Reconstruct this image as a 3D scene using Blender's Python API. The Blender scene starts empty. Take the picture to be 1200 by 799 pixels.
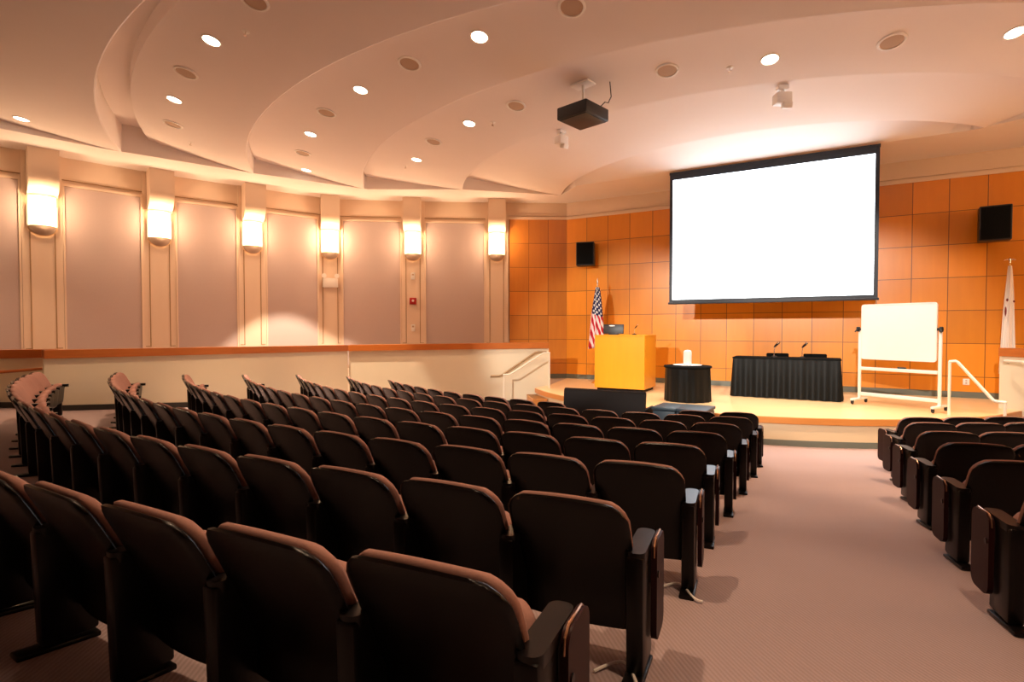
import bpy, bmesh, math, random
from mathutils import Vector, Matrix
from mathutils.bvhtree import BVHTree
random.seed(7)
PI = math.pi
scn = bpy.context.scene
COL = scn.collection

# ------------------------------------------------------------------ materials
def mat(name, color=(.5, .5, .5), rough=.5, metal=0.0, spec=None, emit=None, estr=0.0, coat=0.0):
    m = bpy.data.materials.new(name); m.use_nodes = True
    b = m.node_tree.nodes['Principled BSDF']
    b.inputs['Base Color'].default_value = (*color, 1)
    b.inputs['Roughness'].default_value = rough
    b.inputs['Metallic'].default_value = metal
    if spec is not None: b.inputs['Specular IOR Level'].default_value = spec
    if coat: b.inputs['Coat Weight'].default_value = coat
    if emit:
        b.inputs['Emission Color'].default_value = (*emit, 1)
        b.inputs['Emission Strength'].default_value = estr
    return m

def N(m, t, **kw):
    n = m.node_tree.nodes.new(t)
    for k, v in kw.items(): setattr(n, k, v)
    return n
def L(m, a, b): m.node_tree.links.new(a, b)
def mth(m, op, a, b=None):
    n = N(m, 'ShaderNodeMath', operation=op)
    for i, v in enumerate((a, b)):
        if v is None: continue
        if isinstance(v, (int, float)): n.inputs[i].default_value = v
        else: L(m, v, n.inputs[i])
    return n.outputs[0]
def mixc(m, fac, a, b, blend='MIX'):
    n = N(m, 'ShaderNodeMix', data_type='RGBA', blend_type=blend)
    for s, v in ((n.inputs[0], fac), (n.inputs[6], a), (n.inputs[7], b)):
        if isinstance(v, (int, float)): s.default_value = v
        elif isinstance(v, tuple): s.default_value = (*v, 1) if len(v) == 3 else v
        else: L(m, v, s)
    return n.outputs[2]
def bsdf(m): return m.node_tree.nodes['Principled BSDF']

def noisy(m, a, b, scale=(8, 8, 8), detail=4, bump=0.0, bscale=None):
    tc = N(m, 'ShaderNodeTexCoord'); mp = N(m, 'ShaderNodeMapping'); mp.inputs['Scale'].default_value = scale
    L(m, tc.outputs['Object'], mp.inputs[0])
    nz = N(m, 'ShaderNodeTexNoise'); nz.inputs['Detail'].default_value = detail; nz.inputs['Scale'].default_value = 1
    L(m, mp.outputs[0], nz.inputs['Vector'])
    L(m, mixc(m, nz.outputs[0], a, b), bsdf(m).inputs['Base Color'])
    if bump:
        nb = N(m, 'ShaderNodeTexNoise'); nb.inputs['Scale'].default_value = bscale or 200
        L(m, tc.outputs['Object'], nb.inputs['Vector'])
        bp = N(m, 'ShaderNodeBump'); bp.inputs['Strength'].default_value = bump; bp.inputs['Distance'].default_value = .004
        L(m, nb.outputs[0], bp.inputs['Height']); L(m, bp.outputs[0], bsdf(m).inputs['Normal'])
    return m

def wood(name, a, b, rough=.35, grain=(14, 14, 1.2), grid=None, line=(.16, .06, .015)):
    """maple veneer; grid=(origin_x, pitch_x, origin_z, pitch_z) draws the joints between square panels"""
    m = mat(name, a, rough)
    tc = N(m, 'ShaderNodeTexCoord'); mp = N(m, 'ShaderNodeMapping'); mp.inputs['Scale'].default_value = grain
    L(m, tc.outputs['Object'], mp.inputs[0])
    nz = N(m, 'ShaderNodeTexNoise'); nz.inputs['Scale'].default_value = 1; nz.inputs['Detail'].default_value = 5
    L(m, mp.outputs[0], nz.inputs['Vector'])
    c = mixc(m, nz.outputs[0], a, b)
    if grid:
        sep = N(m, 'ShaderNodeSeparateXYZ'); L(m, tc.outputs['Object'], sep.inputs[0])
        gx = mth(m, 'DIVIDE', mth(m, 'SUBTRACT', sep.outputs[0], grid[0]), grid[1])
        gz = mth(m, 'DIVIDE', mth(m, 'SUBTRACT', sep.outputs[2], grid[2]), grid[3])
        fx, fz = mth(m, 'FLOOR', gx), mth(m, 'FLOOR', gz)
        cb = N(m, 'ShaderNodeCombineXYZ'); L(m, fx, cb.inputs[0]); L(m, fz, cb.inputs[1])
        wn = N(m, 'ShaderNodeTexWhiteNoise', noise_dimensions='2D'); L(m, cb.outputs[0], wn.inputs['Vector'])
        v = mth(m, 'ADD', mth(m, 'MULTIPLY', wn.outputs[0], .26), .84)
        cc = N(m, 'ShaderNodeCombineXYZ')
        for i in range(3): L(m, v, cc.inputs[i])
        c = mixc(m, 1.0, c, cc.outputs[0], 'MULTIPLY')
        lx = mth(m, 'LESS_THAN', mth(m, 'FRACT', gx), .022)
        lz = mth(m, 'LESS_THAN', mth(m, 'FRACT', gz), .018)
        c = mixc(m, mth(m, 'MAXIMUM', lx, lz), c, line)
    L(m, c, bsdf(m).inputs['Base Color'])
    return m

M = {}
M['ceiling'] = noisy(mat('ceiling_paint', rough=.75), (.80, .735, .69), (.83, .765, .72), (1.5, 1.5, 1.5))
M['cream'] = noisy(mat('cream_paint', rough=.6), (.74, .575, .425), (.77, .605, .455), (2, 2, 2))
M['lowcream'] = noisy(mat('pale_cream_paint', rough=.6), (.74, .65, .47), (.78, .69, .50), (2, 2, 2))
M['fabric'] = noisy(mat('mauve_wall_fabric', rough=.95, spec=.1), (.50, .40, .37), (.56, .45, .41), (60, 60, 60), 2, .3, 300)
M['dark_panel'] = mat('dark_brown_rear_wall', (.05, .03, .022), .8)  # unseen wall, made dark so the chair backs stay black
M['groove'] = mat('groove_shadow_gold', (.36, .22, .10), .6)
M['wall_wood'] = wood('maple_wall_panels', (.76, .28, .018), (.67, .225, .012), .3, (9, 9, 1.0), grid=(-6.53, .632, 5.13 - 14 * .70, .70))
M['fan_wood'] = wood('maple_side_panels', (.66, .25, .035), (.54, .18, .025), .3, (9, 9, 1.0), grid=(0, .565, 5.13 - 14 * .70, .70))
M['rail_wood'] = wood('cherry_cap_rail', (.55, .17, .03), (.42, .11, .02), .3, (3, 3, 30))
M['lectern_wood'] = wood('maple_lectern', (.76, .32, .008), (.68, .265, .006), .3, (10, 10, .8))
M['stage_wood'] = wood('maple_stage_floor', (.86, .60, .33), (.78, .50, .24), .28, (1.2, 14, 14))
M['stage_edge'] = wood('stage_edge_wood', (.60, .25, .06), (.48, .18, .04), .35, (1.5, 1.5, 20))
M['stage_face'] = mat('stage_face_paint', (.62, .48, .30), .6)
M['vinyl'] = mat('grey_green_base', (.13, .14, .11), .5)
M['dark_base'] = mat('dark_wall_base', (.03, .025, .02), .5)
M['black_plastic'] = noisy(mat('black_chair_plastic', rough=.33, spec=.22), (.003, .002, .002), (.005, .003, .003), (30, 30, 30))
M['shell'] = noisy(mat('dark_brown_chair_shell', rough=.27, spec=.22), (.0022, .0011, .0010), (.004, .0020, .0018), (20, 20, 20), 3, .15, 350)
M['maroon'] = mat('maroon_tablet_panel', (.022, .005, .005), .45, spec=.12)
M['seat_fabric'] = noisy(mat('brown_chair_fabric', rough=.9, spec=.15), (.26, .135, .11), (.34, .18, .145), (90, 90, 90), 2, .4, 400)
M['chrome'] = mat('bright_metal', (.75, .68, .62), .25, 1.0)
M['copper'] = mat('copper_tablet_trim', (.45, .26, .17), .35, 1.0)
M['steel'] = mat('painted_steel', (.12, .11, .11), .4, .6)
M['screen_white'] = mat('lit_projection_screen', (.9, .9, .9), .6, emit=(.78, .89, 1.0), estr=4.2)
M['screen_black'] = mat('black_screen_border', (.008, .010, .016), .55)
M['black_cloth'] = noisy(mat('black_tablecloth', rough=.9, spec=.05), (.004, .005, .0055), (.009, .009, .009), (40, 40, 40), 2, .2, 300)
M['skirt_cloth'] = mat('black_satin_skirt', (.005, .0055, .0055), .5, spec=.16)
M['navy_cloth'] = mat('navy_case_cover', (.018, .040, .060), .5)
M['black_metal'] = mat('black_equipment_housing', (.010, .010, .011), .45)
M['dark_wood'] = mat('dark_brown_leather', (.005, .0025, .002), .5, spec=.1)
M['white_paint'] = mat('white_enamel', (.85, .82, .76), .4)
M['whiteboard'] = mat('whiteboard_surface', (.88, .89, .88), .2)
M['rail_white'] = mat('cream_rail_enamel', (.80, .74, .60), .4)
M['handrail_tan'] = mat('tan_handrail', (.36, .24, .12), .4)
M['white_plastic'] = mat('white_plastic', (.80, .76, .70), .45)
M['grille'] = mat('beige_speaker_grille', (.52, .38, .27), .7)
M['red_plastic'] = mat('red_alarm_plastic', (.35, .01, .01), .4)
M['gold'] = mat('brass', (.70, .48, .18), .3, 1.0)
M['tray_white'] = mat('white_paper', (.86, .84, .80), .5)
M['rubber'] = mat('black_rubber', (.01, .01, .01), .7)
M['sconce_bowl'] = mat('tan_sconce_bowl', (.50, .38, .28), .5)
M['gold_rim'] = mat('pale_brass_rim', (.85, .62, .36), .35, .6)
M['lamp_glow'] = mat('lit_lamp', (1, .9, .8), .5, emit=(1, .80, .58), estr=14)
M['sconce_glow'] = mat('lit_sconce_glass', (1, .9, .8), .5, emit=(1, .66, .34), estr=5.5)

# carpet: pinkish grey with fine diagonal ribs
m = mat('ribbed_carpet', rough=.95, spec=.1); M['carpet'] = m
tc = N(m, 'ShaderNodeTexCoord')
nz = N(m, 'ShaderNodeTexNoise'); nz.inputs['Scale'].default_value = 1.1; nz.inputs['Detail'].default_value = 6
L(m, tc.outputs['Object'], nz.inputs['Vector'])
mp = N(m, 'ShaderNodeMapping'); mp.inputs['Rotation'].default_value = (0, 0, math.radians(-38)); L(m, tc.outputs['Object'], mp.inputs[0])
wv = N(m, 'ShaderNodeTexWave', wave_type='BANDS', bands_direction='X'); wv.inputs['Scale'].default_value = 15; wv.inputs['Distortion'].default_value = .6; wv.inputs['Detail'].default_value = 1; wv.inputs['Detail Scale'].default_value = 6
L(m, mp.outputs[0], wv.inputs['Vector'])
sp = N(m, 'ShaderNodeTexNoise'); sp.inputs['Scale'].default_value = 160; L(m, tc.outputs['Object'], sp.inputs['Vector'])
c = mixc(m, nz.outputs[0], (.385, .295, .297), (.445, .345, .347))
c = mixc(m, mth(m, 'MULTIPLY', wv.outputs['Fac'], .42), c, (.22, .155, .145))
c = mixc(m, mth(m, 'MULTIPLY', sp.outputs[0], .3), c, (.26, .19, .18))
L(m, c, bsdf(m).inputs['Base Color'])
bp = N(m, 'ShaderNodeBump'); bp.inputs['Strength'].default_value = .3; bp.inputs['Distance'].default_value = .004
L(m, wv.outputs['Fac'], bp.inputs['Height']); L(m, bp.outputs[0], bsdf(m).inputs['Normal'])

# flag of stripes and a starred canton, on the cloth's own UVs (u along the fly, v down the hoist)
m = mat('striped_flag_cloth', rough=.8); M['us_flag'] = m
uv = N(m, 'ShaderNodeUVMap'); sep = N(m, 'ShaderNodeSeparateXYZ'); L(m, uv.outputs[0], sep.inputs[0])
U, V = sep.outputs[0], sep.outputs[1]
stripe = mth(m, 'LESS_THAN', mth(m, 'FRACT', mth(m, 'MULTIPLY', V, 4.6)), .5)
c = mixc(m, stripe, (.80, .74, .72), (.50, .012, .025))
def dots(ou, ov):
    du = mth(m, 'SUBTRACT', mth(m, 'FRACT', mth(m, 'ADD', mth(m, 'MULTIPLY', U, 11), ou)), .5)
    dv = mth(m, 'SUBTRACT', mth(m, 'FRACT', mth(m, 'ADD', mth(m, 'MULTIPLY', mth(m, 'ADD', V, U), 4.2), ov)), .5)
    return mth(m, 'LESS_THAN', mth(m, 'ADD', mth(m, 'MULTIPLY', du, du), mth(m, 'MULTIPLY', dv, dv)), .045)
st = mth(m, 'MAXIMUM', dots(0, 0), dots(.5, .5))
canton = mixc(m, st, (.012, .016, .075), (.80, .78, .78))
inc = mth(m, 'LESS_THAN', U, .46)
L(m, mixc(m, inc, c, canton), bsdf(m).inputs['Base Color'])
m = mat('white_flag_cloth', (.80, .72, .64), .8); M['white_flag'] = m
M['flag_mark'] = mat('dark_red_flag_mark', (.16, .015, .015), .8)

# ------------------------------------------------------------------ mesh helpers
def finish(name, bm, m, parent=None, smooth=True, angle=40, loc=None):
    bmesh.ops.remove_doubles(bm, verts=bm.verts, dist=1e-5)
    bmesh.ops.recalc_face_normals(bm, faces=bm.faces)
    me = bpy.data.meshes.new(name); bm.to_mesh(me); bm.free()
    for mm in (m if isinstance(m, (list, tuple)) else [m]): me.materials.append(mm)
    if smooth:
        me.polygons.foreach_set('use_smooth', [True] * len(me.polygons))
        me.set_sharp_from_angle(angle=math.radians(angle))
    o = bpy.data.objects.new(name, me); COL.objects.link(o)
    if parent: o.parent = parent
    if loc: o.location = loc
    return o
def new(): return bmesh.new()
def box(bm, c, s, rz=0, bev=0, seg=2, rx=0, ry=0):
    mtx = Matrix.Translation(c) @ Matrix.Rotation(rz, 4, 'Z') @ Matrix.Rotation(ry, 4, 'Y') @ Matrix.Rotation(rx, 4, 'X') @ Matrix.Diagonal((*s, 1))
    r = bmesh.ops.create_cube(bm, size=1, matrix=mtx)
    if bev:
        es = list({e for v in r['verts'] for e in v.link_edges})
        bmesh.ops.bevel(bm, geom=es, offset=bev, segments=seg, profile=.5, affect='EDGES')
def prism(bm, pts, z0, z1, f=None):
    """polygon pts (x, y) extruded z0..z1; f maps (x, y, z) to a point"""
    f = f or (lambda x, y, z: (x, y, z))
    a = [bm.verts.new(f(x, y, z0)) for x, y in pts]; b = [bm.verts.new(f(x, y, z1)) for x, y in pts]
    bm.faces.new(a[::-1]); bm.faces.new(b); n = len(pts)
    for i in range(n): bm.faces.new((a[i], a[(i + 1) % n], b[(i + 1) % n], b[i]))
def tube(bm, pts, r, seg=10):
    P = [Vector(p) for p in pts]; rings = []
    for i, p in enumerate(P):
        d = (P[min(i + 1, len(P) - 1)] - P[max(i - 1, 0)]).normalized()
        a = d.orthogonal().normalized() if i == 0 else (prev - d * prev.dot(d)).normalized()
        prev = a; b = d.cross(a); rr = r[i] if isinstance(r, (list, tuple)) else r
        rings.append([bm.verts.new(p + (a * math.cos(t) + b * math.sin(t)) * rr) for t in (2 * PI * k / seg for k in range(seg))])
    for A, B in zip(rings, rings[1:]):
        for k in range(seg): bm.faces.new((A[k], A[(k + 1) % seg], B[(k + 1) % seg], B[k]))
    bm.faces.new(rings[0][::-1]); bm.faces.new(rings[-1])
def lathe(bm, prof, c=(0, 0, 0), seg=24):
    rings = []
    for r, z in prof:
        rings.append([bm.verts.new((c[0] + r * math.cos(2 * PI * k / seg), c[1] + r * math.sin(2 * PI * k / seg), c[2] + z)) for k in range(seg)] if r > 1e-6 else [bm.verts.new((c[0], c[1], c[2] + z))])
    for A, B in zip(rings, rings[1:]):
        for k in range(seg):
            a, b = A[k % len(A)], A[(k + 1) % len(A)]; d, e = B[k % len(B)], B[(k + 1) % len(B)]
            vs = [v for i, v in enumerate((a, b, e, d)) if v not in (a, b, e, d)[:i]]
            if len(vs) > 2: bm.faces.new(vs)
    if len(rings[0]) > 1: bm.faces.new(rings[0][::-1])
    if len(rings[-1]) > 1: bm.faces.new(rings[-1])
def rrect(w, h, r, seg=5, cx=0, cy=0):
    out = []
    for qx, qy, a0 in ((1, 1, 0), (-1, 1, 90), (-1, -1, 180), (1, -1, 270)):
        for k in range(seg + 1):
            a = math.radians(a0 + 90 * k / seg)
            out.append((cx + qx * (w / 2 - r) + r * math.cos(a), cy + qy * (h / 2 - r) + r * math.sin(a)))
    return out
def rz_of(dx, dy): return math.atan2(dy, dx)

def tag(o, label, cat, group=None):
    o['label'] = label; o['category'] = cat
    if group: o['group'] = group
    return o
def thing(name, label, cat, loc=(0, 0, 0), rz=0, group=None):
    o = bpy.data.objects.new(name, None); COL.objects.link(o); o.empty_display_size = .1
    o.location = loc; o.rotation_euler = (0, 0, rz)
    return tag(o, label, cat, group)
def struct(o): o['kind'] = 'structure'; return o
def kids(o): return list(o.children)
def dup(root, loc, rz, label, group=None):
    r = root.copy(); COL.objects.link(r); r.location = loc; r.rotation_euler = (0, 0, rz)
    r['label'] = label
    if group: r['group'] = group
    for ch in kids(root):
        c = ch.copy(); COL.objects.link(c); c.parent = r
        for g in kids(ch):
            d = g.copy(); COL.objects.link(d); d.parent = c
    return r
ORD = ['first', 'second', 'third', 'fourth', 'fifth', 'sixth', 'seventh', 'eighth', 'ninth', 'tenth', 'eleventh', 'twelfth', 'thirteenth', 'fourteenth', 'fifteenth', 'sixteenth', 'seventeenth', 'eighteenth', 'nineteenth', 'twentieth', 'twenty-first', 'twenty-second', 'twenty-third', 'twenty-fourth']

# ------------------------------------------------------------------ plan of the hall (metres; x right, y towards the stage)
EYE = 1.96
CX, CY = -3.5, 17.2                      # the point the rows curve round
def floor_z(r): return max(0.0, .0825 * (r - 9.25))
def floor_at(x, y): return floor_z(math.hypot(x - CX, y - CY))
H = 5.62                                 # soffit height
STAGE = .49
V = 14.7                                 # stage wall
AX = -1.3                                # axis the hall is mirrored about
WL = [(-15.3, -5.5), (-15.0, 2.2), (-14.28, 5.07), (-13.74, 7.11), (-12.97, 9.0), (-12.15, 10.87), (-10.3, 12.28), (-8.28, 13.61), (-6.53, 14.7)]
WR = [(2 * AX - x, y) for x, y in WL][::-1]

# floor: a shallow cone falling to the flat in front of the stage
bm = new(); rs = [0.05, 3, 6, 8, 9.0, 9.25] + [9.25 + .75 * k for k in range(1, 21)]; nseg = 96
rings = [[bm.verts.new((CX + r * math.sin(2 * PI * k / nseg), CY - r * math.cos(2 * PI * k / nseg), floor_z(r))) for k in range(nseg)] for r in rs]
for A, B in zip(rings, rings[1:]):
    for k in range(nseg): bm.faces.new((A[k], A[(k + 1) % nseg], B[(k + 1) % nseg], B[k]))
bm.faces.new(rings[0])
# keep only what lies within the hall
for co, no in (((0, 15.0, 0), (0, 1, 0)), ((0, -5.7, 0), (0, -1, 0)), ((-15.6, 0, 0), (-1, 0, 0)), ((13, 0, 0), (1, 0, 0))):
    bmesh.ops.bisect_plane(bm, geom=bm.verts[:] + bm.edges[:] + bm.faces[:], plane_co=co, plane_no=no, clear_outer=True)
struct(finish('floor', bm, M['carpet'], angle=30))

# ---- walls
def wallseg(bm, A, B, z0, z1, t=.2, off=0.0, s0=0.0, s1=None):
    """box along A->B, front face off metres into the room (room on the right-hand side of A->B)"""
    A = Vector(A); B = Vector(B); d = (B - A); Ln = d.length; d.normalize(); n = Vector((d.y, -d.x))
    s1 = Ln if s1 is None else s1
    p = [A + d * s0 + n * off, A + d * s1 + n * off, A + d * s1 - n * t, A + d * s0 - n * t]
    prism(bm, [tuple(q) for q in p], z0, z1)
bm = new()
for A, B in zip(WL[:5], WL[1:6]): wallseg(bm, A, B, 0, 6.4)
struct(finish('wall_left', bm, M['cream'], smooth=False))
bm = new()
for A, B in zip(WL[5:7], WL[6:8]): wallseg(bm, A, B, 0, 6.4)
wallseg(bm, WL[7], WL[8], 0, 6.4)
struct(finish('wall_front_left', bm, M['cream'], smooth=False))
bm = new(); wallseg(bm, (-6.75, V), (4.3, V), 0, 6.4)
struct(finish('wall_stage', bm, M['cream'], smooth=False))
bm = new()
for A, B in zip(WR[:-1], WR[1:]): wallseg(bm, A, B, 0, 6.4)
struct(finish('wall_right', bm, M['cream'], smooth=False))
bm = new(); wallseg(bm, WR[-1], WL[0], 0, 6.8)
struct(finish('wall_back', bm, M['dark_panel'], smooth=False))

# maple panelling on the stage wall, and on the short side wall next to it
bm = new(); wallseg(bm, (-6.53, V), (3.93, V), STAGE + .13, 5.13, t=0, off=.03)
o = struct(finish('wall_stage_panelling', bm, M['wall_wood'], smooth=False))
Aw, Bw = Vector(WL[7]), Vector(WL[8]); dw = (Bw - Aw).normalized(); s_w = .37
bm = new(); prism(bm, [(0, 0), (1.70, 0), (1.70, .03), (0, .03)], STAGE + .13, 5.13)
o = struct(finish('wall_side_panelling', bm, M['fan_wood'], smooth=False))
pw = Aw + dw * s_w; nw = Vector((dw.y, -dw.x)); o.rotation_euler.z = rz_of(dw.x, dw.y); o.location = (pw.x + nw.x * .03, pw.y + nw.y * .03, 0)
bm = new(); prism(bm, [(0, 0), (1.70, 0), (1.70, .03), (0, .03)], STAGE + .13, 5.13); bm.free()
bm = new(); wallseg(bm, (-6.53, V), (3.93, V), STAGE, STAGE + .13, t=0, off=.025)
wallseg(bm, WL[7], WL[8], STAGE, STAGE + .13, t=0, off=.02)
struct(finish('baseboard_stage', bm, M['vinyl'], smooth=False))
# picture moulding along the top of the panelling
bm = new()
for off, z0, z1 in ((.06, 5.13, 5.20), (.035, 5.24, 5.27)):
    wallseg(bm, (-6.53, V), (3.93, V), z0, z1, t=0, off=off)
    wallseg(bm, WL[7], WL[8], z0, z1, t=0, off=off - .005, s0=.30)
struct(finish('trim_1', bm, M['cream'], smooth=False))

# ---- pilasters, corbels, acoustic panels and frames along the left walls
PIL = [1, 2, 3, 4, 5, 6, 7]
def seg_dir(i):
    a = Vector(WL[max(i - 1, 0)]); b = Vector(WL[i]); c_ = Vector(WL[i + 1])
    if i == 5: return (c_ - a).normalized()
    if i == 7: return (c_ - a).normalized()
    return (c_ - a).normalized()
def local(o, p, d): o.location = (p[0], p[1], 0); o.rotation_euler.z = rz_of(d.x, d.y)
# local frame for wall pieces: x along the wall (to the right seen from the room), -y into the room
bmP = new(); box(bmP, (0, -.025, 3.0), (.66, .07, 6.0))
for sx in (-1, 1):
    pass
pil_mesh = None
corbel_prof = [(-.08, 5.66), (-.52, 5.66), (-.52, 5.12), (-.51, 5.02), (-.47, 4.92), (-.40, 4.83), (-.30, 4.765), (-.20, 4.735), (-.20, 4.70), (-.08, 4.70)]
names_p = ['far left', 'leftmost', 'second', 'third', 'fourth', 'fifth', 'sixth']
WLAB = ['beyond the left edge', 'nearest the left edge of the hall', 'second along from the left', 'third along from the left', 'above the emergency light box', 'above the red fire alarm', 'beside the orange wood panelling']
tr_p = tr_c = None
sconce0 = None
SCL = []
for j, i in enumerate(PIL):
    d = seg_dir(i); p = WL[i]
    if tr_p is None:
        tr_p = struct(finish('trim_2', bmP, M['cream'], smooth=False))
        bmG = new()
        for sx in (-1, 1): box(bmG, (sx * .20, -.062, 3.15), (.020, .008, 3.25)); box(bmG, (sx * .245, -.062, 1.535), (.11, .008, .014))
        tr_g = struct(finish('trim_5', bmG, M['groove'], smooth=False)); local(tr_g, p, d)
        bmC = new(); prism(bmC, corbel_prof, -.245, .245, f=lambda a, b, z: (z, a, b))
        tr_c = struct(finish('trim_3', bmC, M['cream'], angle=25))
        local(tr_p, p, d); local(tr_c, p, d)
        sc = thing('wall_sconce', '', 'wall light', group='wall sconces on the pilasters')
        prof = lambda r: [(r * math.cos(PI + PI * k / 16), .95 * r * math.sin(PI + PI * k / 16)) for k in range(17)]
        b2 = new(); P0 = prof(.225); P1 = prof(.215)
        va = [[b2.verts.new((x, y, z)) for x, y in P0] for z in (.0, .60)]
        for k in range(16): b2.faces.new((va[0][k], va[0][k + 1], va[1][k + 1], va[1][k]))
        finish('diffuser', b2, M['sconce_glow'], sc)
        b2 = new(); g_ = []
        for a in range(9):
            e_ = PI / 2 * a / 8; g_.append([b2.verts.new((.225 * math.cos(e_) * math.cos(PI + PI * k / 16), .20 * math.cos(e_) * math.sin(PI + PI * k / 16), -.19 * math.sin(e_))) for k in range(17)])
        for a, c_ in zip(g_, g_[1:]):
            for k in range(16):
                vs = (a[k], a[k + 1], c_[k + 1], c_[k]); b2.faces.new(vs)
        finish('bottom_bowl', b2, M['sconce_bowl'], sc, angle=80)
        b2 = new(); tube(b2, [(.232 * math.cos(PI + PI * k / 16), -.0, .19 * math.sin(PI + PI * k / 16) - .005) for k in range(17)], .014, 6); finish('bowl_rim', b2, M['gold_rim'], sc)
        b2 = new(); box(b2, (0, .0, .2), (.5, .02, .46)); finish('back_plate', b2, M['white_paint'], sc)
        sconce0 = sc
    else:
        for src in (tr_p, tr_c, tr_g):
            c = src.copy(); COL.objects.link(c); local(c, p, d)
    n = Vector((d.y, -d.x))
    q = Vector(p) + n * .095
    lab = 'lit half-round wall sconce under the curved corbel ' + WLAB[j]
    if j == 0:
        sconce0['label'] = lab; so = sconce0; so.location = (q.x, q.y, 4.09); so.rotation_euler.z = rz_of(d.x, d.y)
    else:
        so = dup(sconce0, (q.x, q.y, 4.09), rz_of(d.x, d.y), lab)
    SCL.append((q, n))
fab_lab = ['before the first sconce at the far left edge', 'between the first and second sconces from the left', 'between the second and third sconces from the left', 'left of the emergency light box', 'left of the red fire alarm', 'nearest the orange wood panelling']
for j in range(6):
    i = PIL[j]; A, B = Vector(WL[i]), Vector(WL[i + 1]); d = (B - A); Ln = d.length; d.normalize(); n = Vector((d.y, -d.x))
    t = thing('acoustic_panel', 'tall mauve fabric wall panel ' + fab_lab[j], 'wall panel', (A.x, A.y, 0), rz_of(d.x, d.y), 'fabric panels on the left walls')
    x0, x1 = .37, Ln - .37
    b2 = new(); box(b2, ((x0 + x1) / 2, -.02, 2.95), (x1 - x0, .03, 4.1)); finish('fabric', b2, M['fabric'], t, smooth=False)
    b2 = new()
    for xx in (x0 - .017, x1 + .017): box(b2, (xx, -.03, 2.97), (.035, .05, 4.2))
    box(b2, ((x0 + x1) / 2, -.035, 5.03), (x1 - x0 + .075, .05, .05)); finish('frame', b2, M['cream'], t, smooth=False)
bm = new()
for A, B in zip(WL[1:7], WL[2:8]): wallseg(bm, A, B, 5.135, 5.15, t=0, off=.02)
struct(finish('trim_4', bm, M['groove'], smooth=False))

# ---- ceiling: concentric sawtooth bands with a soffit round the walls
arcs = [(-5.05, 15.57, 21.2), (-5.05, 15.57, 18.6), (-5.05, 15.57, 15.5), (-5.05, 15.57, 12.37), (-4.46, 15.72, 10.46), (-2.92, 16.80, 9.84), (-2.34, 16.19, 7.36), (-1.60, 16.43, 5.41)]
C0 = (-2.4, 16.4); NP = 100
def radius_at(c, phi):
    dx, dy = math.sin(phi), -math.cos(phi); ex, ey = C0[0] - c[0], C0[1] - c[1]
    b = ex * dx + ey * dy; q = ex * ex + ey * ey - c[2] ** 2
    return -b + math.sqrt(b * b - q)
phis = [math.radians(-97 + 194 * k / NP) for k in range(NP + 1)]
RAD = []
for k, c in enumerate(arcs):
    R_ = [radius_at(c, p) for p in phis]
    if RAD: R_ = [min(r, q - .3) for r, q in zip(R_, RAD[-1])]
    RAD.append(R_)
def pol(r, p): return (C0[0] + r * math.sin(p), C0[1] - r * math.cos(p))
HR = .36
ceil_objs = []
for k in range(len(arcs)):
    bm = new()
    rows = []
    last = k == len(arcs) - 1
    prof = []
    for a, p in enumerate(phis):
        r0 = RAD[k][a]
        if last:
            e = pol(r0, p); r1 = max(.3, (C0[1] - 13.0) / max(math.cos(p), .05)); r1 = min(r1, r0 - .2)
        else: r1 = RAD[k + 1][a]
        w = .44 if k == 3 else .02; lift = .20 if k == 3 else 0  # one band gets an added deep recess to make its strip of shade
        pr = [(r0, H), (r0 - .02, H + .01), (r0 - .035, H + HR + lift), (r0 - .045 - w, H + HR + lift), (r0 - .05 - w, H + HR - .03)]
        n = 6
        for s in range(1, n + 1):
            f = s / n; pr.append((r0 - .05 - w + (r1 - r0 + .05 + w) * f, H + (HR - .03) * (1 - f) ** 1.2))
        rows.append([bm.verts.new((*pol(r, p), z)) for r, z in pr])
    for A, B in zip(rows, rows[1:]):
        for s in range(len(A) - 1): bm.faces.new((A[s], A[s + 1], B[s + 1], B[s]))
    o = struct(finish('ceiling', bm, M['ceiling'], angle=18)); ceil_objs.append(o)
BL = [(-13.9, -5.5), (-13.6, 2.2), (-12.75, 5.6), (-11.7, 8.19), (-10.45, 10.6), (-8.3, 11.85), (-6.28, 13.75), (-5.5, 13.0)]
BR = [(2.4, 13.0), (2.87, 12.79), (4.9, 11.85)] + [(2 * AX - x, y) for x, y in BL[:5]][::-1]
bm = new()
def fas(bm, A, B, z0, z1): bm.faces.new([bm.verts.new(q) for q in ((*A, z0), (*B, z0), (*B, z1), (*A, z1))])
WLs = WL[:7] + [WL[7], WL[8]]
ring_in = BL; ring_out = [WL[0], WL[1], WL[2], WL[3], WL[5], WL[6], WL[8], (-5.5, V)]
def ringquads(bm, I, O):
    for a in range(len(I) - 1):
        bm.faces.new([bm.verts.new((*q, H)) for q in (I[a], I[a + 1], O[a + 1], O[a])])
        fas(bm, I[a], I[a + 1], H, H + .66)
ringquads(bm, ring_in, ring_out)
ringquads(bm, [(-5.5, 13.0), (2.4, 13.0)], [(-5.5, V), (2.4, V)])
ringquads(bm, BR, [(2.4, V), (3.93, V), WR[1], WR[3], WR[5], WR[6], WR[7], WR[8]])
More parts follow.
